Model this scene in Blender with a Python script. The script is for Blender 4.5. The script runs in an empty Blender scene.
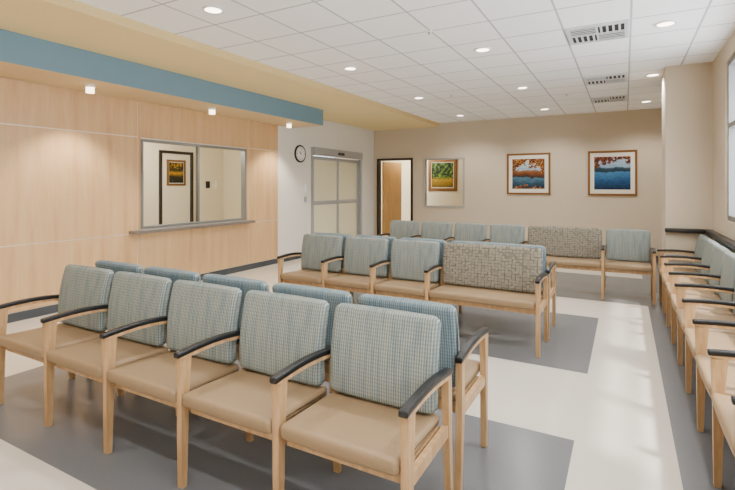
import bpy, math, random
from mathutils import Vector, Matrix
random.seed(3)
S=bpy.context.scene
COL=S.collection

# ------------------------------------------------------------ materials
def lin(h):
    h=h.lstrip('#'); o=[]
    for i in (0,2,4):
        c=int(h[i:i+2],16)/255
        o.append(c/12.92 if c<=0.04045 else ((c+0.055)/1.055)**2.4)
    return tuple(o)+(1,)
def mat(name,hexc,rough=0.6,metal=0,noise=0.05,nscale=30,bump=0.0,spec=0.5,emit=0,alpha=1):
    m=bpy.data.materials.new(name); m.use_nodes=True
    nt=m.node_tree; b=nt.nodes['Principled BSDF']
    b.inputs['Roughness'].default_value=rough; b.inputs['Metallic'].default_value=metal
    b.inputs['Specular IOR Level'].default_value=spec
    c=lin(hexc)
    tc=nt.nodes.new('ShaderNodeTexCoord'); n=nt.nodes.new('ShaderNodeTexNoise')
    n.inputs['Scale'].default_value=nscale; n.inputs['Detail'].default_value=3
    nt.links.new(tc.outputs['Object'],n.inputs['Vector'])
    mx=nt.nodes.new('ShaderNodeMix'); mx.data_type='RGBA'
    mx.inputs[6].default_value=tuple(x*(1-noise) for x in c[:3])+(1,)
    mx.inputs[7].default_value=tuple(min(1,x*(1+noise)) for x in c[:3])+(1,)
    nt.links.new(n.outputs['Fac'],mx.inputs[0]); nt.links.new(mx.outputs[2],b.inputs['Base Color'])
    if bump:
        bp=nt.nodes.new('ShaderNodeBump'); bp.inputs['Strength'].default_value=bump; bp.inputs['Distance'].default_value=0.01
        nt.links.new(n.outputs['Fac'],bp.inputs['Height']); nt.links.new(bp.outputs['Normal'],b.inputs['Normal'])
    if emit:
        b.inputs['Emission Color'].default_value=c; b.inputs['Emission Strength'].default_value=emit
    if alpha<1: b.inputs['Alpha'].default_value=alpha
    return m
def stretch_noise(nt,scale,nscale=1.0,detail=2,src='Object'):
    tc=nt.nodes.new('ShaderNodeTexCoord'); mp=nt.nodes.new('ShaderNodeMapping')
    mp.inputs['Scale'].default_value=scale
    n=nt.nodes.new('ShaderNodeTexNoise'); n.inputs['Scale'].default_value=nscale; n.inputs['Detail'].default_value=detail
    nt.links.new(tc.outputs[src],mp.inputs['Vector']); nt.links.new(mp.outputs[0],n.inputs['Vector'])
    return n
def ramp(nt,src,stops,interp='LINEAR'):
    r=nt.nodes.new('ShaderNodeValToRGB'); r.color_ramp.interpolation=interp
    e=r.color_ramp.elements
    while len(e)<len(stops): e.new(0.5)
    for i,(p,c) in enumerate(stops):
        e[i].position=p; e[i].color=lin(c) if isinstance(c,str) else c
    nt.links.new(src,r.inputs[0]); return r
def mixc(nt,fac,a,b,mode='MIX',f=None):
    mx=nt.nodes.new('ShaderNodeMix'); mx.data_type='RGBA'; mx.blend_type=mode
    if fac is not None: nt.links.new(fac,mx.inputs[0])
    else: mx.inputs[0].default_value=f
    for k,v in ((6,a),(7,b)):
        if isinstance(v,str): mx.inputs[k].default_value=lin(v)
        else: nt.links.new(v,mx.inputs[k])
    return mx.outputs[2]
def wood_mat(name,c1,c2,scale,rough=0.45,c3=None,fg=.5):
    m=mat(name,c1,rough); nt=m.node_tree; b=nt.nodes['Principled BSDF']
    n=stretch_noise(nt,scale,1.0,5)
    r=ramp(nt,n.outputs['Fac'],[(0.3,c1),(0.6,c2)]+([(0.72,c3)] if c3 else []))
    fine=stretch_noise(nt,tuple(s*6 for s in scale),1.0,2)
    rf=ramp(nt,fine.outputs['Fac'],[(0.35,(.90,.88,.86,1)),(0.6,(1,1,1,1))])
    nt.links.new(mixc(nt,None,r.outputs[0],rf.outputs[0],'MULTIPLY',fg),b.inputs['Base Color']); return m
def wave(nt,axis,period,dist=0.6,dscale=1.5):
    tc=nt.nodes.new('ShaderNodeTexCoord'); w=nt.nodes.new('ShaderNodeTexWave')
    w.wave_type='BANDS'; w.bands_direction=axis; w.wave_profile='SIN'
    w.inputs['Scale'].default_value=.314/period; w.inputs['Distortion'].default_value=dist
    w.inputs['Detail'].default_value=1; w.inputs['Detail Scale'].default_value=dscale
    nt.links.new(tc.outputs['Object'],w.inputs['Vector']); return w
def fabric(name,base,dark,light,kind='weave'):
    m=mat(name,base,0.85,spec=0.2); nt=m.node_tree; b=nt.nodes['Principled BSDF']
    if kind=='weave':
        wv=wave(nt,'X',.0125,1.0,1.0); wh=wave(nt,'Z',.018,1.5,1.0)
        rv=ramp(nt,wv.outputs['Fac'],[(0.1,dark),(0.5,base),(0.9,light)])
        rh=ramp(nt,wh.outputs['Fac'],[(0.05,(.70,.74,.76,1)),(0.5,(1,1,1,1))])
        col=mixc(nt,None,rv.outputs[0],rh.outputs[0],'MULTIPLY',0.7)
        # soft vertical colour stripes in the cloth
        nv=stretch_noise(nt,(70,20,3),1.0,2)
        rn=ramp(nt,nv.outputs['Fac'],[(0.38,(.68,.77,.82,1)),(0.50,(.92,.95,.96,1)),(0.62,(1,.98,.92,1))])
        col=mixc(nt,None,col,rn.outputs[0],'MULTIPLY',0.9)
        nt.links.new(col,b.inputs['Base Color'])
    elif kind=='blob':
        tc=nt.nodes.new('ShaderNodeTexCoord'); mp=nt.nodes.new('ShaderNodeMapping')
        mp.inputs['Scale'].default_value=(29,1,34)
        v=nt.nodes.new('ShaderNodeTexVoronoi'); v.inputs['Scale'].default_value=1.0; v.inputs['Randomness'].default_value=0.3
        v.distance='CHEBYCHEV'
        nt.links.new(tc.outputs['Object'],mp.inputs['Vector']); nt.links.new(mp.outputs[0],v.inputs['Vector'])
        rv=ramp(nt,v.outputs['Distance'],[(0.14,base),(0.22,light),(0.36,light),(0.44,base),(0.55,dark)])
        nt.links.new(rv.outputs[0],b.inputs['Base Color'])
    return m

M={}
M['wall']=mat('wall_paint_beige','#c8b9a2',0.8,noise=0.02)
M['white']=mat('wall_paint_offwhite','#dcd8d0',0.8,noise=0.02)
M['cream']=mat('paint_cream','#e5dabd',0.8,noise=0.02)
M['soffit']=mat('paint_tan_underside','#d2bb92',0.8,noise=0.02)
M['yellow']=mat('paint_yellow','#ead6a0',0.8,noise=0.02)
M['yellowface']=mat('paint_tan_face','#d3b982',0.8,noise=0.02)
M['blue']=mat('paint_blue','#6a8999',0.7,noise=0.03,nscale=3)
M['maple']=wood_mat('wood_veneer_maple','#d1ae80','#c9a273',(1,9,.8),.40,'#c0976a')
M['chairwood']=wood_mat('chair_wood_maple','#bf9b70','#a68156',(30,30,5),0.4)
M['doorwood']=wood_mat('door_wood_golden','#c99c60','#b98a4e',(14,14,1.5),0.4)
M['ledge']=mat('ledge_laminate_grey_brown','#6d655e',0.4)
M['darkwood']=wood_mat('dark_wood','#2e1f15','#20150e',(20,20,3),0.4)
M['seam']=mat('panel_reveal_metal','#dfd5c6',0.4,metal=0.1)
M['base']=mat('baseboard_rubber','#3c4146',0.6)
M['alu']=mat('brushed_aluminium','#abacad',0.35,metal=0.4,noise=0.03)
M['winframe']=mat('window_metal','#828382',0.4,metal=0.5,noise=0.03)
M['black']=mat('black_urethane','#0c0d0f',0.4,noise=0.1)
M['rubber']=mat('rail_dark','#1d1916',0.45,noise=0.1)
M['tan']=mat('seat_vinyl_tan','#8c7354',0.5,noise=0.12,nscale=140,bump=0.15,spec=.45)
M['fab']=fabric('fabric_woven_green','#858b87','#6b7779','#a29f90')
M['fabr']=fabric('fabric_teal_rear','#76838a','#5f7077','#8e9898')
M['fabb']=fabric('fabric_patterned_bench','#6c665a','#55534d','#878070','blob')
M['gold']=mat('gold_frame_wood','#7d5526',0.35,metal=0.3,noise=0.15)
M['matw']=mat('picture_mat','#e2dbcb',0.8,noise=0.01)
M['plastic']=mat('white_plastic','#eceae6',0.4,noise=0.01)
M['gray']=mat('floor_grey_vinyl','#666769',0.25,noise=0.06,nscale=60)
M['light']=mat('lamp_lens','#fff4df',0.3,emit=9)
M['glow']=mat('lamp_glass_glow','#ffe9c8',0.3,emit=6)
M['vent']=mat('vent_metal_white','#cfd1d5',0.4,noise=0.01)
M['ventd']=mat('vent_slot_dark','#1c2024',0.7)
M['frost']=mat('frosted_glass','#e2dcbc',0.15,noise=0.03,nscale=2)
M['glass']=mat('clear_glass','#20282a',0.03,alpha=0.07,noise=0,spec=.2)
def floormat():
    m=mat('floor_light_vinyl','#cbc2b4',0.15,noise=0.03,nscale=90); nt=m.node_tree; b=nt.nodes['Principled BSDF']
    n2=stretch_noise(nt,(1.2,1.2,1.2),1.0,3)
    r=ramp(nt,n2.outputs['Fac'],[(0.3,(0.94,0.94,0.94,1)),(0.7,(1,1,1,1))])
    src=b.inputs['Base Color'].links[0].from_socket
    nt.links.new(mixc(nt,None,src,r.outputs[0],'MULTIPLY',1.0),b.inputs['Base Color'])
    return m
M['floor']=floormat()
def tilemat():
    m=mat('ceiling_tile_grid','#fcfdff',0.85,noise=0.01,nscale=200); nt=m.node_tree; b=nt.nodes['Principled BSDF']
    g=nt.nodes.new('ShaderNodeNewGeometry'); sp=nt.nodes.new('ShaderNodeSeparateXYZ')
    nt.links.new(g.outputs['Position'],sp.inputs[0])
    outs=[]
    for ax,off in ((0,0.05),(1,5.20)):
        a=nt.nodes.new('ShaderNodeMath'); a.operation='SUBTRACT'; a.inputs[1].default_value=off-61.0
        nt.links.new(sp.outputs[ax],a.inputs[0])
        d=nt.nodes.new('ShaderNodeMath'); d.operation='DIVIDE'; d.inputs[1].default_value=0.61; nt.links.new(a.outputs[0],d.inputs[0])
        f=nt.nodes.new('ShaderNodeMath'); f.operation='FRACT'; nt.links.new(d.outputs[0],f.inputs[0])
        s=nt.nodes.new('ShaderNodeMath'); s.operation='SUBTRACT'; s.inputs[1].default_value=0.5; nt.links.new(f.outputs[0],s.inputs[0])
        ab=nt.nodes.new('ShaderNodeMath'); ab.operation='ABSOLUTE'; nt.links.new(s.outputs[0],ab.inputs[0])
        gt=nt.nodes.new('ShaderNodeMath'); gt.operation='GREATER_THAN'; gt.inputs[1].default_value=0.484; nt.links.new(ab.outputs[0],gt.inputs[0])
        outs.append(gt)
    mxm=nt.nodes.new('ShaderNodeMath'); mxm.operation='MAXIMUM'
    nt.links.new(outs[0].outputs[0],mxm.inputs[0]); nt.links.new(outs[1].outputs[0],mxm.inputs[1])
    src=b.inputs['Base Color'].links[0].from_socket
    nt.links.new(mixc(nt,mxm.outputs[0],src,'#b8bac0'),b.inputs['Base Color'])
    return m
M['tile']=tilemat()
def landscape(name,stops,leaf,leafstops,seed=0,lowleaf=False,ls=26):
    m=mat(name,'#808080',0.5,spec=0.3); nt=m.node_tree; b=nt.nodes['Principled BSDF']
    tc=nt.nodes.new('ShaderNodeTexCoord'); sp=nt.nodes.new('ShaderNodeSeparateXYZ'); nt.links.new(tc.outputs['Generated'],sp.inputs[0])
    def nz(sc,det):
        mp=nt.nodes.new('ShaderNodeMapping'); mp.inputs['Location'].default_value=(seed,seed*.7,seed*.3); mp.inputs['Scale'].default_value=sc
        nt.links.new(tc.outputs['Generated'],mp.inputs['Vector'])
        n=nt.nodes.new('ShaderNodeTexNoise'); n.inputs['Scale'].default_value=1; n.inputs['Detail'].default_value=det; nt.links.new(mp.outputs[0],n.inputs['Vector']); return n.outputs['Fac']
    def mth(op,a,bb,cc=None):
        x=nt.nodes.new('ShaderNodeMath'); x.operation=op
        for i,v in enumerate((a,bb,cc)):
            if v is None: continue
            if isinstance(v,(int,float)): x.inputs[i].default_value=v
            else: nt.links.new(v,x.inputs[i])
        return x.outputs[0]
    z=sp.outputs[2]; x=sp.outputs[0]
    zz=mth('ADD',z,mth('MULTIPLY',mth('SUBTRACT',nz((4,1,3),5),.5),.20))
    base=ramp(nt,zz,stops).outputs[0]
    rip=ramp(nt,nz((8,1,30),5),[(.35,(.45,.45,.45,1)),(.65,(1,1,1,1))]).outputs[0]
    base=mixc(nt,None,base,rip,'MULTIPLY',.7)
    lf=ramp(nt,nz((ls,1,ls),5),leafstops).outputs[0]
    edge=mth('MULTIPLY',mth('ABSOLUTE',mth('SUBTRACT',x,leaf[1]),0),leaf[2])
    hgt=mth('ADD',mth('SUBTRACT',z,leaf[0]),edge)
    if lowleaf: hgt=mth('MAXIMUM',hgt,mth('SUBTRACT',.06,z))
    mask=mth('GREATER_THAN',mth('ADD',hgt,mth('MULTIPLY',mth('SUBTRACT',nz((9,1,10),8),.5),.8)),0)
    nt.links.new(mixc(nt,mask,base,lf),b.inputs['Base Color']); return m
M['art1']=landscape('painting_autumn_cove',[(0.0,'#12283a'),(0.18,'#2a4c62'),(0.36,'#4c7488'),(0.40,'#32241a'),(0.50,'#7a4420'),(0.60,'#946030'),(0.64,'#a4b8c4'),(1,'#c4d4de')],(.84,.45,.55),[(.40,'#261408'),(.5,'#703c16'),(.6,'#a87030'),(.7,'#cca04c')],1,True)
M['art2']=landscape('painting_autumn_lake',[(0.0,'#0c2440'),(0.25,'#1c4c7a'),(0.52,'#4480ae'),(0.56,'#142634'),(0.66,'#304854'),(0.70,'#90b0c8'),(1,'#acc8dc')],(.93,.68,.36),[(.40,'#1c0c08'),(.5,'#5a2816'),(.6,'#8c4c28'),(.7,'#b87c3c')],4,False)
M['art3']=landscape('painting_green_trees',[(0.0,'#6a560a'),(0.3,'#b89010'),(0.45,'#4c6c14'),(0.7,'#7c9c34'),(1,'#b0c468')],(.45,.5,.2),[(.38,'#061002'),(.46,'#142c08'),(.54,'#305014'),(.64,'#789820')],7,ls=9)
M['art4']=landscape('painting_golden_grove',[(0.0,'#040402'),(0.3,'#2a2206'),(0.42,'#8a6808'),(0.5,'#c89410'),(0.6,'#3a3008'),(1,'#101604')],(.72,.5,-.2),[(.46,'#0a0803'),(.52,'#5a4408'),(.60,'#c89810')],9,ls=16)

# ------------------------------------------------------------ mesh builder
class MB:
    def __init__(s): s.v=[]; s.f=[]; s.m=[]; s.mats=[]
    def mi(s,m):
        if m not in s.mats: s.mats.append(m)
        return s.mats.index(m)
    def face(s,pts,m):
        i=len(s.v); s.v+= [tuple(p) for p in pts]; s.f.append(tuple(range(i,i+len(pts)))); s.m.append(s.mi(m))
    def box(s,x0,x1,y0,y1,z0,z1,m,mats=None):
        i=len(s.v)
        s.v+=[(x0,y0,z0),(x1,y0,z0),(x1,y1,z0),(x0,y1,z0),(x0,y0,z1),(x1,y0,z1),(x1,y1,z1),(x0,y1,z1)]
        fs=[(0,3,2,1),(4,5,6,7),(0,1,5,4),(1,2,6,5),(2,3,7,6),(3,0,4,7)]
        for k,f in enumerate(fs):
            s.f.append(tuple(i+a for a in f)); s.m.append(s.mi((mats or {}).get(k,m)))
        return s
    def prism(s,pts,axis,a,b,m):
        def P(p,t): return {'x':(t,p[0],p[1]),'y':(p[0],t,p[1]),'z':(p[0],p[1],t)}[axis]
        n=len(pts); i=len(s.v); s.v+=[P(p,a) for p in pts]+[P(p,b) for p in pts]; k=s.mi(m)
        s.f.append(tuple(range(i+n-1,i-1,-1))); s.f.append(tuple(range(i+n,i+2*n))); s.m+=[k,k]
        for j in range(n):
            q=(j+1)%n; s.f.append((i+j,i+q,i+n+q,i+n+j)); s.m.append(k)
        return s
    def cyl(s,c,r,h,axis,m,n=32,r2=None,capm=None):
        r2=r if r2 is None else r2
        def P(a,rr,t):
            u,w=rr*math.cos(a),rr*math.sin(a)
            return {'x':(c[0]+t,c[1]+u,c[2]+w),'y':(c[0]+w,c[1]+t,c[2]+u),'z':(c[0]+u,c[1]+w,c[2]+t)}[axis]
        i=len(s.v); A=[2*math.pi*k/n for k in range(n)]
        s.v+=[P(a,r,0) for a in A]+[P(a,r2,h) for a in A]; k=s.mi(m); kc=s.mi(capm or m)
        s.f.append(tuple(range(i+n-1,i-1,-1))); s.f.append(tuple(range(i+n,i+2*n))); s.m+=[kc,kc]
        for j in range(n):
            q=(j+1)%n; s.f.append((i+j,i+q,i+n+q,i+n+j)); s.m.append(k)
        return s
    def mesh(s,name,smooth=False):
        me=bpy.data.meshes.new(name); me.from_pydata(s.v,[],s.f)
        for m in s.mats: me.materials.append(m)
        for p,k in zip(me.polygons,s.m): p.material_index=k; p.use_smooth=smooth
        import bmesh
        bm=bmesh.new(); bm.from_mesh(me); bmesh.ops.recalc_face_normals(bm,faces=bm.faces); bm.to_mesh(me); bm.free()
        me.update(); return me
def tag(o,label=None,cat=None,group=None,kind=None):
    if label: o['label']=label
    if cat: o['category']=cat
    if group: o['group']=group
    if kind: o['kind']=kind
    return o
def place(name,mb,origin=(0,0,0),parent=None,bevel=0,smooth=False,**k):
    me=mb if isinstance(mb,bpy.types.Mesh) else mb.mesh(name,smooth)
    o=bpy.data.objects.new(name,me); COL.objects.link(o); o.location=origin
    if parent: o.parent=parent
    if bevel:
        md=o.modifiers.new('bevel','BEVEL'); md.width=bevel; md.segments=2; md.limit_method='ANGLE'; md.harden_normals=False
    tag(o,**k); return o
def worldbox(name,x0,x1,y0,y1,z0,z1,m,mats=None,bevel=0,**k):
    ox,oy,oz=(x0+x1)/2,(y0+y1)/2,z0
    return place(name,MB().box(x0-ox,x1-ox,y0-oy,y1-oy,0,z1-oz,m,mats),(ox,oy,oz),bevel=bevel,**k)
def empty(name,loc,rot=0,**k):
    o=bpy.data.objects.new(name,None); COL.objects.link(o); o.location=loc; o.rotation_euler=(0,0,rot); o.empty_display_size=0.1
    tag(o,**k); return o
ST=dict(kind='structure')

# ------------------------------------------------------------ constants
XL,XR,YB,H=-6.1,1.0,11.44,3.17
YN=-2.5
xs=[-9.2,-4.4,-0.27,0.26,1.3]; ys=[YN,1.42,3.1,4.25,6.11,7.02,9.05,14.0]
fb=MB()
for i in range(len(xs)-1):
    for j in range(len(ys)-1):
        g = (i==1 and j in (1,3,5)) or (i==2 and j==5) or (i==3 )
        m=M['gray'] if g else M['floor']
        fb.face([(xs[i],ys[j],0),(xs[i+1],ys[j],0),(xs[i+1],ys[j+1],0),(xs[i],ys[j+1],0)],m)
fb.box(-9.2,1.3,YN,14,-0.1,-0.002,M['floor'])
place('floor',fb,label='pale beige vinyl floor with inlaid grey rectangles',cat='floor',**ST)
worldbox('ceiling',XL-.1,XR+.3,YN,YB+.15,H,H+.1,M['tile'],label='white suspended ceiling of square tiles',cat='ceiling',**ST)
worldbox('wall_front',XL-.1,XR+.22,YN-.1,YN,0,H+.1,M['wall'],label='plain beige painted wall opposite the doorway wall',cat='wall',**ST)
DX0,DX1,DZ=-6.0,-4.93,2.30
WX0,WX1,WZ0,WZ1=-4.62,-3.53,1.0,2.27
wb=MB()
for (a,b,c,d) in ((XL-.1,DX0,0,H),(DX0,DX1,DZ,H),(DX1,WX0,0,H),(WX0,WX1,0,WZ0),(WX0,WX1,WZ1,H),(WX1,XR+.3,0,H)):
    wb.box(a,b,YB,YB+.12,c,d,M['wall'])
place('wall_back',wb,label='beige painted wall at the end of the room',cat='wall',**ST)
worldbox('baseboard_back',WX1-1.3,XR,YB-.012,YB,0,.1,M['base'],label='dark grey rubber baseboard along the beige wall',cat='baseboard',**ST)
worldbox('wall_column',.48,XR+.02,7.5,8.2,0,H,M['wall'],label='beige painted wall pier beside the windows',cat='wall',**ST)
worldbox('baseboard_column',.47,.99,7.488,7.5,0,.1,M['base'],label='dark rubber baseboard on the pier',cat='baseboard',**ST)
wr=MB(); T=.22
wins=[(-2.0,-.15),(.1,1.95),(2.2,4.05),(4.3,6.62)]
SZ,TZ=1.16,2.96
wr.box(XR,XR+T,YN,YB+.1,0,SZ,M['wall']); wr.box(XR,XR+T,YN,YB+.1,TZ,H,M['wall'])
prev=YN
for a,b in wins:
    wr.box(XR,XR+T,prev,a,SZ,TZ,M['wall']); prev=b
wr.box(XR,XR+T,prev,YB+.1,SZ,TZ,M['wall'])
place('wall_right',wr,label='beige wall with a run of tall windows',cat='wall',**ST)
for k,(a,b) in enumerate(wins):
    w=MB(); x0,x1=XR+.02,XR+.08
    w.box(x0,x1,a,a+.07,SZ,TZ,M['winframe']); w.box(x0,x1,b-.07,b,SZ,TZ,M['winframe'])
    w.box(x0,x1,a+.07,b-.07,SZ,SZ+.06,M['winframe']); w.box(x0,x1,a+.07,b-.07,TZ-.06,TZ,M['winframe'])
    w.box(x0,x1,(a+b)/2-.03,(a+b)/2+.03,SZ+.06,TZ-.06,M['winframe'])
    w.box(x0,x1,a+.07,b-.07,2.2,2.25,M['winframe'])
    place('window_%d'%(k+1),w,label='metal framed window letting in daylight',cat='window',**ST)
worldbox('baseboard_right',XR-.012,XR,YN,7.5,0,.1,M['base'],label='dark rubber baseboard under the windows',cat='baseboard',**ST)
worldbox('trim_1',XR-.09,XR,YN,7.5,.93,.985,M['rubber'],bevel=.012,label='dark wall rail under the windows',cat='wall rail',**ST)
worldbox('trim_2',.47,XR-.09,7.42,7.5,.93,.985,M['rubber'],bevel=.012,label='dark wall rail across the pier',cat='wall rail',**ST)

OY0,OY1,OZ0,OZ1=4.31,6.44,.93,2.23
YW=7.35; ZS=2.766
wl=MB()
def wallrects(b,x0,x1,rects,m):
    for (a,bb,c,d) in rects: b.box(x0,x1,a,bb,c,d,m)
wallrects(wl,XL-.12,XL-.012,[(YN,OY0,0,H),(OY0,OY1,0,OZ0),(OY0,OY1,OZ1,H),(OY1,YW,0,H)],M['seam'])
g=.0065
cols=[(YN,-1.2),(-1.2,1.4),(1.4,4.27),(4.27,6.52),(6.52,YW)]
for ci,(a,b) in enumerate(cols):
    for (c,d) in ((.1,.87),(.87,2.25),(2.25,ZS)):
        if ci==3 and c==.87:
            wl.box(XL-.012,XL-.006,OY1,b-g,.87+g,2.25,M['maple']); wl.box(XL-.012,XL-.006,a+g,OY0,.87+g,2.25,M['maple']); continue
        if ci==3 and c==2.25: wl.box(XL-.012,XL-.006,a+g,b-g,2.25,d,M['maple']); continue
        wl.box(XL-.012,XL-.006,a+g,b-g,c+g,d-g if d<ZS else d,M['maple'])
place('wall_left',wl,label='maple veneer panelled wall with thin metal seams',cat='wall',**ST)
worldbox('baseboard_left',XL-.01,XL+.004,YN,YW,0,.1,M['base'],label='dark grey rubber baseboard under the wood panels',cat='baseboard',**ST)
EY0,EY1,EZ=8.47,10.76,2.42
we=MB()
wallrects(we,XL-.12,XL-.006,[(YW,EY0,0,H),(EY0,EY1,EZ,H),(EY1,YB,0,H)],M['white'])
place('wall_entry',we,label='off-white painted wall around the sliding doors',cat='wall',**ST)
worldbox('baseboard_entry',XL-.006,XL+.006,YW,EY0,0,.1,M['base'],label='dark baseboard on the off-white wall',cat='baseboard',**ST)
ZB=3.08
worldbox('trim_3',XL,-5.32,YN,7.8,ZS,ZB,M['blue'],mats={0:M['soffit']},label='blue painted soffit over the wood wall',cat='soffit',**ST)
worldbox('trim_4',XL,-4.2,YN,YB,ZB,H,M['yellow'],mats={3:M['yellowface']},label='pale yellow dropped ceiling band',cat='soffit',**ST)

rw=MB(); x0,x1=XL-.09,XL+.012; t=.035
rw.box(x0,x1,OY0,OY0+t,OZ0,OZ1,M['winframe']); rw.box(x0,x1,OY1-t,OY1,OZ0,OZ1,M['winframe'])
rw.box(x0,x1,OY0+t,OY1-t,OZ0,OZ0+t,M['winframe']); rw.box(x0,x1,OY0+t,OY1-t,OZ1-t,OZ1,M['winframe'])
rw.box(x0+.02,x1-.02,5.35,5.38,OZ0+t,OZ1-t,M['winframe'])
rw.box(XL-.05,XL-.044,OY0+t,5.35,OZ0+t,OZ1-t,M['glass'])
place('window_5',rw,label='metal framed sliding reception window in the wood wall',cat='reception window',**ST)
worldbox('window_ledge',XL-.0,XL+.13,4.12,6.55,.875,.92,M['ledge'],bevel=.006,label='narrow grey-brown ledge below the reception window',cat='counter ledge')
rr=MB(); c=M['cream']
rr.box(-8.7,-8.6,2.0,8.4,0,2.7,c); rr.box(-8.6,XL-.12,8.3,8.4,0,2.7,c); rr.box(-8.6,XL-.12,2.0,2.1,0,2.7,c)
rr.box(-8.7,XL-.12,2.0,8.4,2.7,2.8,M['white'])
place('wall_reception',rr,label='cream walls of the office behind the reception window',cat='wall',**ST)
tf=MB(); tf.box(-8.6,-8.56,6.49,6.55,0,2.31,M['darkwood']); tf.box(-8.6,-8.56,7.30,7.36,0,2.31,M['darkwood']); tf.box(-8.6,-8.56,6.55,7.30,2.25,2.31,M['darkwood'])
place('trim_5',tf,label='dark wood door casing inside the office',cat='door casing',**ST)
def picture(name,axis,pos,a0,a1,z0,z1,art,label,fw=.045,mw=.1,dep=.03):
    if axis=='y': org=((a0+a1)/2,pos,(z0+z1)/2); rot=0
    else: org=(pos,(a0+a1)/2,(z0+z1)/2); rot=math.pi/2
    w=(a1-a0)/2; h=(z1-z0)/2
    root=empty(name,org,rot,label=label,cat='picture')
    f=MB(); f.box(-w,-w+fw,-dep,0,-h,h,M['gold']); f.box(w-fw,w,-dep,0,-h,h,M['gold']); f.box(-w+fw,w-fw,-dep,0,h-fw,h,M['gold']); f.box(-w+fw,w-fw,-dep,0,-h,-h+fw,M['gold'])
    place('frame',f,parent=root,bevel=.006)
    place('mat_board',MB().box(-w+fw,w-fw,-dep*.5,-.001,-h+fw,h-fw,M['matw']),parent=root)
    iw,ih=w-fw-mw,h-fw-mw*1.1
    place('painting',MB().box(-iw,iw,-dep*.5-.004,-dep*.5,-ih,ih,art),parent=root)
    return root
picture('framed_picture','y',YB,-2.48,-1.5,1.35,2.32,M['art1'],'gold framed picture of an autumn cove with orange trees',mw=.08)
picture('framed_picture','y',YB,-.72,.23,1.34,2.32,M['art2'],'gold framed picture of a blue lake under red branches',mw=.08)
picture('framed_picture','x',-8.6,6.68,7.16,1.56,2.12,M['art4'],'dark framed picture of golden trees in the office',mw=.012)
for yy in (7.8,8.03):
    worldbox('wall_phone' if yy<8 else 'wall_switch',-8.6,-8.57,yy-.05,yy+.05,1.5,1.66,M['black'] if yy<8 else M['plastic'],bevel=.005,label='small black wall unit on the cream wall' if yy<8 else 'white switch plate on the cream wall',cat='wall unit')

br=MB(); Y2=YB+.12
br.box(-7.4,-2.4,13.4,13.5,0,2.8,c); br.box(-7.5,-7.4,Y2,13.5,0,2.8,c); br.box(-2.4,-2.3,Y2,13.5,0,2.8,c); br.box(-7.5,-2.3,Y2,13.5,2.8,2.9,M['white'])
place('wall_corridor',br,label='cream walls of the corridor beyond the doorway',cat='wall',**ST)
df=MB(); df.box(DX0,DX0+.06,YB-.03,Y2,0,DZ,M['darkwood']); df.box(DX1-.06,DX1,YB-.03,Y2,0,DZ,M['darkwood']); df.box(DX0+.06,DX1-.06,YB-.03,Y2,DZ-.06,DZ,M['darkwood'])
place('door_1',df,label='dark brown door frame in the beige wall',cat='door frame',**ST)
dl=empty('door_2',(DX0+.12,Y2+.02,0),math.radians(82),label='golden maple door leaf standing open into the corridor',cat='door',kind='structure')
place('door_leaf',MB().box(0,.93,0,.045,0.01,DZ-.07,M['doorwood']),parent=dl,bevel=.003)
hd=MB(); hd.cyl((.85,-.05,1.0),.012,.05,'y',M['alu'],16); hd.box(.74,.86,-.065,-.045,.99,1.01,M['alu']); place('door_handle',hd,parent=dl)
wf=MB(); x0,x1=WX0,WX1; t=.04; y0,y1=YB-.02,Y2
wf.box(x0,x0+t,y0,y1,WZ0,WZ1,M['alu']); wf.box(x1-t,x1,y0,y1,WZ0,WZ1,M['alu']); wf.box(x0+t,x1-t,y0,y1,WZ0,WZ0+t,M['alu']); wf.box(x0+t,x1-t,y0,y1,WZ1-t,WZ1,M['alu'])
wf.box(x0+t,x1-t,YB+.04,YB+.046,WZ0+t,WZ1-t,M['glass'])
place('window_6',wf,label='aluminium framed interior window in the beige wall',cat='window',**ST)
picture('framed_picture','y',13.4,-5.26,-4.36,1.4,2.36,M['art3'],'gold framed picture of green and yellow trees',mw=.02,fw=.09)

sd=empty('door_3',(XL-.06,(EY0+EY1)/2,0),0,label='aluminium automatic sliding door with frosted panels',cat='sliding door',kind='structure')
hw=(EY1-EY0)/2
fr=MB(); fr.box(-.05,.07,-hw,-hw+.06,0,EZ,M['alu']); fr.box(-.05,.07,hw-.06,hw,0,EZ,M['alu']); fr.box(-.05,.12,-hw+.06,hw-.06,2.24,EZ,M['alu'])
place('door_frame',fr,parent=sd,bevel=.004)
place('door_sensor',MB().box(.12,.16,-.12,.12,2.29,2.35,M['black']),parent=sd,bevel=.01)
for k,(a,b,xo) in enumerate(((-hw+.06,.04,.02),(-.04,hw-.06,-.03))):
    p=MB(); t=.08
    p.box(xo-.02,xo+.02,a,a+t,0.01,2.23,M['alu']); p.box(xo-.02,xo+.02,b-t,b,0.01,2.23,M['alu'])
    p.box(xo-.02,xo+.02,a+t,b-t,.01,.2,M['alu']); p.box(xo-.02,xo+.02,a+t,b-t,1.12,1.21,M['alu']); p.box(xo-.02,xo+.02,a+t,b-t,2.15,2.23,M['alu'])
    l=place('sliding_panel',p,parent=sd)
    q=MB(); q.box(xo-.006,xo+.006,a+t,b-t,.2,1.12,M['frost']); q.box(xo-.006,xo+.006,a+t,b-t,1.21,2.15,M['frost'])
    place('glass_pane',q,parent=l)
ck=empty('wall_clock',(XL-.006,8.06,2.24),0,label='round black rimmed wall clock with white face',cat='clock')
cr=MB(); n=48; R=.19
cr.cyl((0,0,0),R,.03,'x',M['black'],n); place('clock_rim',cr,parent=ck,bevel=.005)
cf=MB(); cf.cyl((.03,0,0),R-.038,.003,'x',M['plastic'],n)
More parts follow.
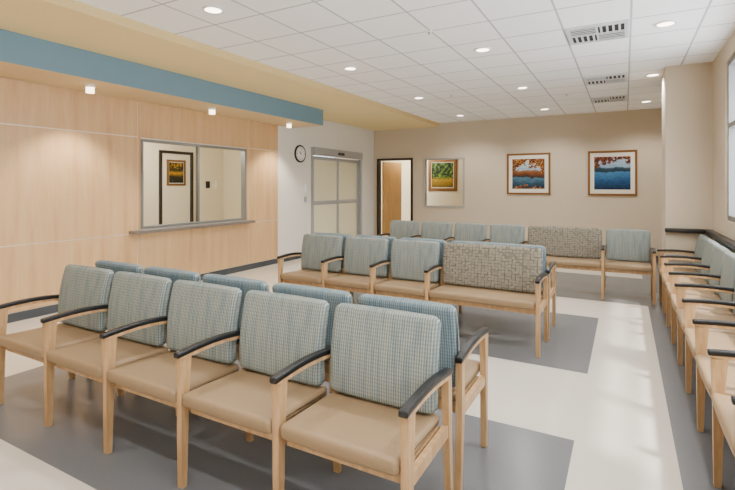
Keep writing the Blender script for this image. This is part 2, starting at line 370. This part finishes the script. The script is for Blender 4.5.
for i in range(12):
    a=i*math.pi/6; r0,r1,w=.108,.136,.007 if i%3 else .011
    d=(math.sin(a),math.cos(a)); nrm=(d[1],-d[0])
    P=[(d[0]*r0+nrm[0]*w,d[1]*r0+nrm[1]*w),(d[0]*r1+nrm[0]*w,d[1]*r1+nrm[1]*w),(d[0]*r1-nrm[0]*w,d[1]*r1-nrm[1]*w),(d[0]*r0-nrm[0]*w,d[1]*r0-nrm[1]*w)]
    cf.face([(.0335,p[0],p[1]) for p in P],M['black'])
place('clock_face',cf,parent=ck)
for ang,L,w in ((math.radians(-52),.075,.010),(math.radians(8),.11,.007)):
    d=(math.sin(ang),math.cos(ang)); nrm=(d[1],-d[0]); hnd=MB()
    hnd.prism([(-d[0]*.02+nrm[0]*w,-d[1]*.02+nrm[1]*w),(d[0]*L+nrm[0]*w*.5,d[1]*L+nrm[1]*w*.5),(d[0]*L-nrm[0]*w*.5,d[1]*L-nrm[1]*w*.5),(-d[0]*.02-nrm[0]*w,-d[1]*.02-nrm[1]*w)],'x',.035,.037,M['black'])
    place('clock_hand',hnd,parent=ck)
worldbox('wall_switch',XL-.006,XL+.012,8.2,8.3,1.42,1.6,M['plastic'],bevel=.004,label='white access control plate beside the sliding door',cat='wall switch')
worldbox('wall_switch',XL-.006,XL+.012,8.22,8.29,1.2,1.32,M['alu'],bevel=.004,label='small metal push plate beside the sliding door',cat='wall switch')

# ------------------------------------------------------------ ceiling fixtures
LX=(.355,-1.475,-3.305); LY=(-1.815,.625,3.065,5.505,7.945,10.385)
def lamp(name,kind,loc,e,size=.12,color=(1,.93,.82),parent=None,spot=150):
    ld=bpy.data.lights.new(name,kind); ld.energy=e; ld.color=color
    if kind=='AREA': ld.shape='DISK'; ld.size=size
    else: ld.shadow_soft_size=size
    if kind=='SPOT': ld.spot_size=math.radians(spot); ld.spot_blend=.6
    o=bpy.data.objects.new(name,ld); COL.objects.link(o); o.location=loc
    if parent: o.parent=parent
    return o
n=32
def ringmesh(r0,r1,z0,z1,m):
    b=MB(); A=[2*math.pi*k/n for k in range(n)]
    for k in range(n):
        a,c2=A[k],A[(k+1)%n]
        P=lambda r,t,z:(r*math.cos(t),r*math.sin(t),z)
        b.face([P(r0,a,z0),P(r1,a,z0),P(r1,c2,z0),P(r0,c2,z0)],m)
        b.face([P(r1,a,z0),P(r1,a,z1),P(r1,c2,z1),P(r1,c2,z0)],m)
        b.face([P(r0,a,z0),P(r0,c2,z0),P(r0,c2,z1),P(r0,a,z1)],m)
    return b
rm=ringmesh(.075,.10,-.012,0,M['plastic']).mesh('trim_ring'); lm=MB().cyl((0,0,-.006),.075,.005,'z',M['light']).mesh('lamp_lens')
for y in LY:
    for x in LX:
        r=empty('recessed_downlight',(x,y,H),0,label='round recessed downlight with white trim in the ceiling',cat='ceiling light',group='recessed ceiling downlights')
        place('trim_ring',rm,parent=r); place('lamp_lens',lm,parent=r)
        lamp('downlight_lamp','SPOT',(0,0,-.03),100,.05,parent=r,color=(1,.975,.945),spot=140)
sf=MB().cyl((0,0,-.035),.055,.035,'z',M['plastic'],28).mesh('can_body'); sl=MB().cyl((0,0,-.10),.046,.065,'z',M['glow'],28).mesh('lamp_glass')
for y in (1.4,3.30,5.19,7.09):
    r=empty('soffit_spotlight',(-5.62,y,ZS),0,label='small glowing cylindrical downlight under the blue soffit',cat='ceiling light',group='soffit spotlights')
    place('can_body',sf,parent=r); place('lamp_glass',sl,parent=r)
    lamp('spotlight_lamp','SPOT',(0,0,-.13),150,.04,parent=r,color=(1,.90,.75),spot=105)
for (y0) in (5.20,7.64,9.47):
    r=empty('air_vent',(-.255,y0+.305,H),0,label='square multi-directional air diffuser set in the ceiling',cat='air vent',group='ceiling air vents')
    f=MB(); w=.29
    f.box(-w,w,-w,-w+.04,-.014,0,M['vent']); f.box(-w,w,w-.04,w,-.014,0,M['vent']); f.box(-w,-w+.04,-w+.04,w-.04,-.014,0,M['vent']); f.box(w-.04,w,-w+.04,w-.04,-.014,0,M['vent'])
    place('vent_frame',f,parent=r)
    place('vent_back',MB().box(-w+.04,w-.04,-w+.04,w-.04,-.003,-.001,M['ventd']),parent=r)
    sl2=MB(); mi=w-.04
    # four louvre fields: two with slats along x, two with slats along y, divided by a cross
    sl2.box(-.010,.010,-mi,mi,-.014,-.004,M['vent']); sl2.box(-mi,mi,-.010,.010,-.0139,-.004,M['vent'])
    for k in range(4):
        o_=.030+k*.056
        for sx,sy in ((1,1),(-1,-1)):
            a0,a1=sorted((sx*.012,sx*mi)); b0=sy*o_; sl2.box(a0,a1,min(b0,b0+sy*.020),max(b0,b0+sy*.020),-.012,-.007,M['vent'])
        for sx,sy in ((1,-1),(-1,1)):
            a0,a1=sorted((sy*.012,sy*mi)); b0=sx*o_; sl2.box(min(b0,b0+sx*.020),max(b0,b0+sx*.020),a0,a1,-.012,-.007,M['vent'])
    place('vent_louvre',sl2,parent=r)
for (x,y) in ((-1.8,4.6),(-.9,8.9),(-2.7,8.0)):
    r=place('sprinkler_head',MB().cyl((0,0,-.008),.035,.008,'z',M['plastic'],20).cyl((0,0,-.03),.01,.025,'z',M['alu'],12),(x,y,H),label='small white ceiling sprinkler head',cat='sprinkler',group='ceiling sprinklers')

# ------------------------------------------------------------ chairs
ZK=1.08
def round_poly(pts,r,seg=5):
    out=[]; n=len(pts)
    for i in range(n):
        p=Vector(pts[i]); a=Vector(pts[i-1]); b=Vector(pts[(i+1)%n])
        rr=r[i] if isinstance(r,(list,tuple)) else r
        da=(a-p).normalized(); db=(b-p).normalized()
        ang=da.angle(db); t=min(rr/math.tan(ang/2),(a-p).length*.49,(b-p).length*.49)
        p0=p+da*t; p1=p+db*t
        for k in range(seg+1):
            u=k/seg; out.append(tuple((1-u)**2*p0+2*u*(1-u)*p+u*u*p1))
    return out
def inset(pts,d):
    n=len(pts); out=[]
    A=sum(pts[i][0]*pts[(i+1)%n][1]-pts[(i+1)%n][0]*pts[i][1] for i in range(n)); sg=1 if A>0 else -1
    for i in range(n):
        e=Vector(pts[(i+1)%n])-Vector(pts[i-1])
        if e.length<1e-9: out.append(pts[i]); continue
        nn=Vector((-e.y,e.x)).normalized()*sg
        out.append(tuple(Vector(pts[i])+nn*d))
    return out
def cushion(name,prof,w,r,m,rearmat=None,puff=0.0,seg=6,nx=10,zr=None):
    st=[]
    R2=zr or r
    for k in range(seg+1):
        a=k/seg*math.pi/2; st.append((-w/2+R2*(1-math.cos(a)), 1-math.sin(a)))
    for k in range(1,nx): st.append((-w/2+R2+(w-2*R2)*k/nx,0))
    for k in range(seg,-1,-1):
        a=k/seg*math.pi/2; st.append((w/2-R2*(1-math.cos(a)), 1-math.sin(a)))
    b=MB(); n=len(prof); k0=b.mi(m); k1=b.mi(rearmat or m)
    zs=[p[1] for p in prof]; ys_=[p[0] for p in prof]; z0,z1=min(zs),max(zs); zc=(z0+z1)/2; hz=(z1-z0)/2
    for x,q in st:
        u=1-(2*x/w)**2
        P=inset(prof,q*r-puff*max(0,u))
        if zr:
            sc=1-q*max(0,(zr-r))/hz
            P2=[]
            slope=(ys_[zs.index(z1)]-ys_[zs.index(z0)])/(z1-z0)
            for y,z in P:
                nz=zc+(z-zc)*sc; P2.append((y+(nz-z)*slope,nz))
            P=P2
        b.v+=[(x,p[0],p[1]) for p in P]
    for s in range(len(st)-1):
        for j in range(n):
            q=(j+1)%n; b.f.append((s*n+j,s*n+q,(s+1)*n+q,(s+1)*n+j)); b.m.append(k0)
    b.f.append(tuple(range(n))); b.m.append(k0); L=(len(st)-1)*n; b.f.append(tuple(range(L+n-1,L-1,-1))); b.m.append(k0)
    me=b.mesh(name,True)
    if rearmat:
        for p in me.polygons:
            p.material_index=k1 if p.normal.y>0.25 else k0
    return me
seat_prof=round_poly([(.035,.395),(.02,.460),(.50,.443),(.50,.395)],[.022,.034,.02,.02])
back_prof=round_poly([(.414,.462),(.477,.868),(.543,.857),(.485,.451)],[.028,.032,.032,.028])
def curve(p):
    out=[]
    for y,z in p:
        u=(z-.47)/.41; out.append((y-.018*math.sin(max(0,min(1,u))*math.pi),z))
    return out
bp=[]
for i in range(len(back_prof)):
    a=Vector(back_prof[i]); b=Vector(back_prof[(i+1)%len(back_prof)]); L=(b-a).length; bp.append(tuple(a))
    if L>.08:
        for k in range(1,8): bp.append(tuple(a.lerp(b,k/8)))
back_prof=curve(bp)
def Z(p): return [(y,z*ZK) for y,z in p]
def arm_line(y):
    u=(y-.02)/(.545-.02)
    return .630+.016*math.sin(min(1,max(0,u))*math.pi*.9)-.020*u*u
def strip(y0,y1,lo,hi,n=14,nose=.004):
    ys_=[y0+(y1-y0)*k/n for k in range(n+1)]
    up=[(y,arm_line(y)+hi) for y in ys_]; dn=[(y,arm_line(y)+lo) for y in reversed(ys_)]
    return up+dn
_mesh={}
def cmesh(kind,w):
    key=(kind,round(w,3))
    if key in _mesh: return _mesh[key]
    t=.035
    cw=w-.048
    if kind=='seat': me=cushion('seat',Z(seat_prof),cw,.024,M['tan'],puff=.005)
    elif kind=='back': me=cushion('backrest',Z(back_prof),cw,.030,M['fab'],M['fabr'],puff=.005,zr=.045)
    elif kind=='benchback': me=cushion('backrest',Z(back_prof),cw,.030,M['fabb'],M['fabr'],puff=.005,zr=.045)
    elif kind=='fleg':
        me=MB().prism(Z(round_poly([(.042,0),(.074,0),(.088,.45),(.102,.615),(.028,.615),(.036,.45)],[.004,.004,.1,.006,.01,.1],3)),'x',-t/2,t/2,M['chairwood']).mesh('leg')
    elif kind=='rleg':
        me=MB().prism(Z(round_poly([(.538,0),(.570,0),(.543,.35),(.540,.598),(.490,.602),(.500,.35)],[.004,.004,.15,.006,.006,.15],3)),'x',-t/2,t/2,M['chairwood']).mesh('leg')
    elif kind=='rail':
        me=MB().prism(Z([(.075,.40),(.075,.35),(.50,.35),(.50,.40)]),'x',-t/2+.004,t/2-.004,M['chairwood']).mesh('side_rail')
    elif kind=='armwood':
        me=MB().prism(Z(strip(.028,.540,-.024,.001)),'x',-t/2,t/2,M['chairwood']).mesh('arm_rail')
    elif kind=='cap':
        me=MB().prism(Z(strip(.016,.550,-.008,.018)),'x',-.0205,.0205,M['black']).mesh('armrest')
    elif kind=='cross':
        b=MB(); zz0,zz1=.345*ZK,.394*ZK
        o=[(-cw/2,.09),(cw/2,.09),(cw/2,.49),(-cw/2,.49)]; i=[(-cw/2+.03,.12),(cw/2-.03,.12),(cw/2-.03,.46),(-cw/2+.03,.46)]
        V=[(p[0],p[1],z) for z in (zz0,zz1) for p in o+i]; b.v=V; k=b.mi(M['chairwood'])
        for q in range(4):
            r_=(q+1)%4
            b.f+=[(q,r_,4+r_,4+q),(8+q,12+q,12+r_,8+r_),(q,8+q,8+r_,r_),(4+q,4+r_,12+r_,12+q)]; b.m+=[k]*4
        me=b.mesh('seat_frame')
    _mesh[key]=me; return me
def chair(w,loc,rot,label,group,bench=False,left=True,right=True,cat='chair'):
    r=empty('waiting_bench' if bench else 'waiting_chair',loc,rot,label=label,cat=cat,group=group)
    def p(n,me,x=0,bev=0):
        o=place(n,me,(x,0,0),parent=r)
        if bev:
            md=o.modifiers.new('bevel','BEVEL'); md.width=bev; md.segments=2; md.limit_method='ANGLE'
    p('seat',cmesh('seat',w)); p('backrest',cmesh('benchback' if bench else 'back',w)); p('seat_frame',cmesh('cross',w))
    for s,on in ((-1,left),(1,right)):
        if not on: continue
        x=s*w/2
        p('leg',cmesh('fleg',0),x,.003); p('leg',cmesh('rleg',0),x,.003)
        p('side_rail',cmesh('rail',0),x); p('arm_rail',cmesh('armwood',0),x,.002); p('armrest',cmesh('cap',0),x,.007)
    return r
def row(edges,base,direction,group,benches=(),label=None):
    n=len(edges)-1
    for i in range(n):
        a,b=edges[i],edges[i+1]; w=abs(b-a); mid=(a+b)/2
        if direction=='-y': loc=(mid,base,0); rot=0
        elif direction=='+y': loc=(mid,base,0); rot=math.pi
        else: loc=(base,mid,0); rot=-math.pi/2
        bench=i in benches
        hi=(i==0)
        sgn_local={'-y':1,'+y':-1,'-x':-1}[direction]
        e_first=1 if (a-b)>0 else -1
        side_a=sgn_local*e_first
        right=(side_a==1 and hi) or side_a==-1
        left=(side_a==-1 and hi) or side_a==1
        lab=('wooden two-seat bench with taupe patterned back and tan seat' if bench else
             'maple waiting chair, striped grey-green back, tan seat, black armrests')
        if label and not bench: lab=label
        chair(w,loc,rot,lab,group,bench,left,right,'bench' if bench else 'chair')
e1=[-.735-.632*k for k in range(6)]
row(e1,1.59,'-y','front double row of waiting chairs')
row(e1,2.83,'+y','front double row of waiting chairs',label='maple waiting chair seen from behind, teal upholstered back')
e2=[-.69,-1.76,-2.39,-3.02,-3.66]
row(e2,4.39,'-y','middle double row of waiting chairs',benches=(0,))
row(e2,5.60,'+y','middle double row of waiting chairs',benches=(0,),label='maple waiting chair seen from behind, teal upholstered back')
e3=[.335,-.267,-1.35,-1.94,-2.53,-3.13,-3.73]
row(e3,7.10,'-y','far row of waiting chairs',benches=(1,))
e4=[7.36-.625*k for k in range(10)]
row(e4,.36,'-x','chairs along the window wall',label='maple waiting chair with pale sunlit seat against the window wall')

# ------------------------------------------------------------ lights
W=bpy.data.worlds.new('world'); S.world=W; W.use_nodes=True
bg=W.node_tree.nodes['Background']; bg.inputs[0].default_value=(.90,.95,1,1); bg.inputs[1].default_value=9.0
sun=bpy.data.lights.new('sun','SUN'); sun.energy=9; sun.angle=math.radians(4); sun.color=(1,.97,.93)
so=bpy.data.objects.new('sun',sun); COL.objects.link(so); so.location=(6,0,6)
so.rotation_euler=Vector((-.45,.30,-1)).to_track_quat('-Z','Y').to_euler()
lamp('office_lamp','POINT',(-7.4,5.6,2.5),110,.15)
lamp('corridor_lamp','POINT',(-5.6,12.5,2.6),75,.15)

cam=bpy.data.cameras.new('camera'); co=bpy.data.objects.new('camera',cam); COL.objects.link(co)
f=467.0; cam.sensor_width=36; cam.sensor_fit='HORIZONTAL'; cam.lens=f/735*36; cam.shift_y=-(245-186)/735
cam.clip_end=100
co.location=(0,0,1.55); co.rotation_euler=(math.radians(90),0,math.atan(257.5/f))
S.camera=co
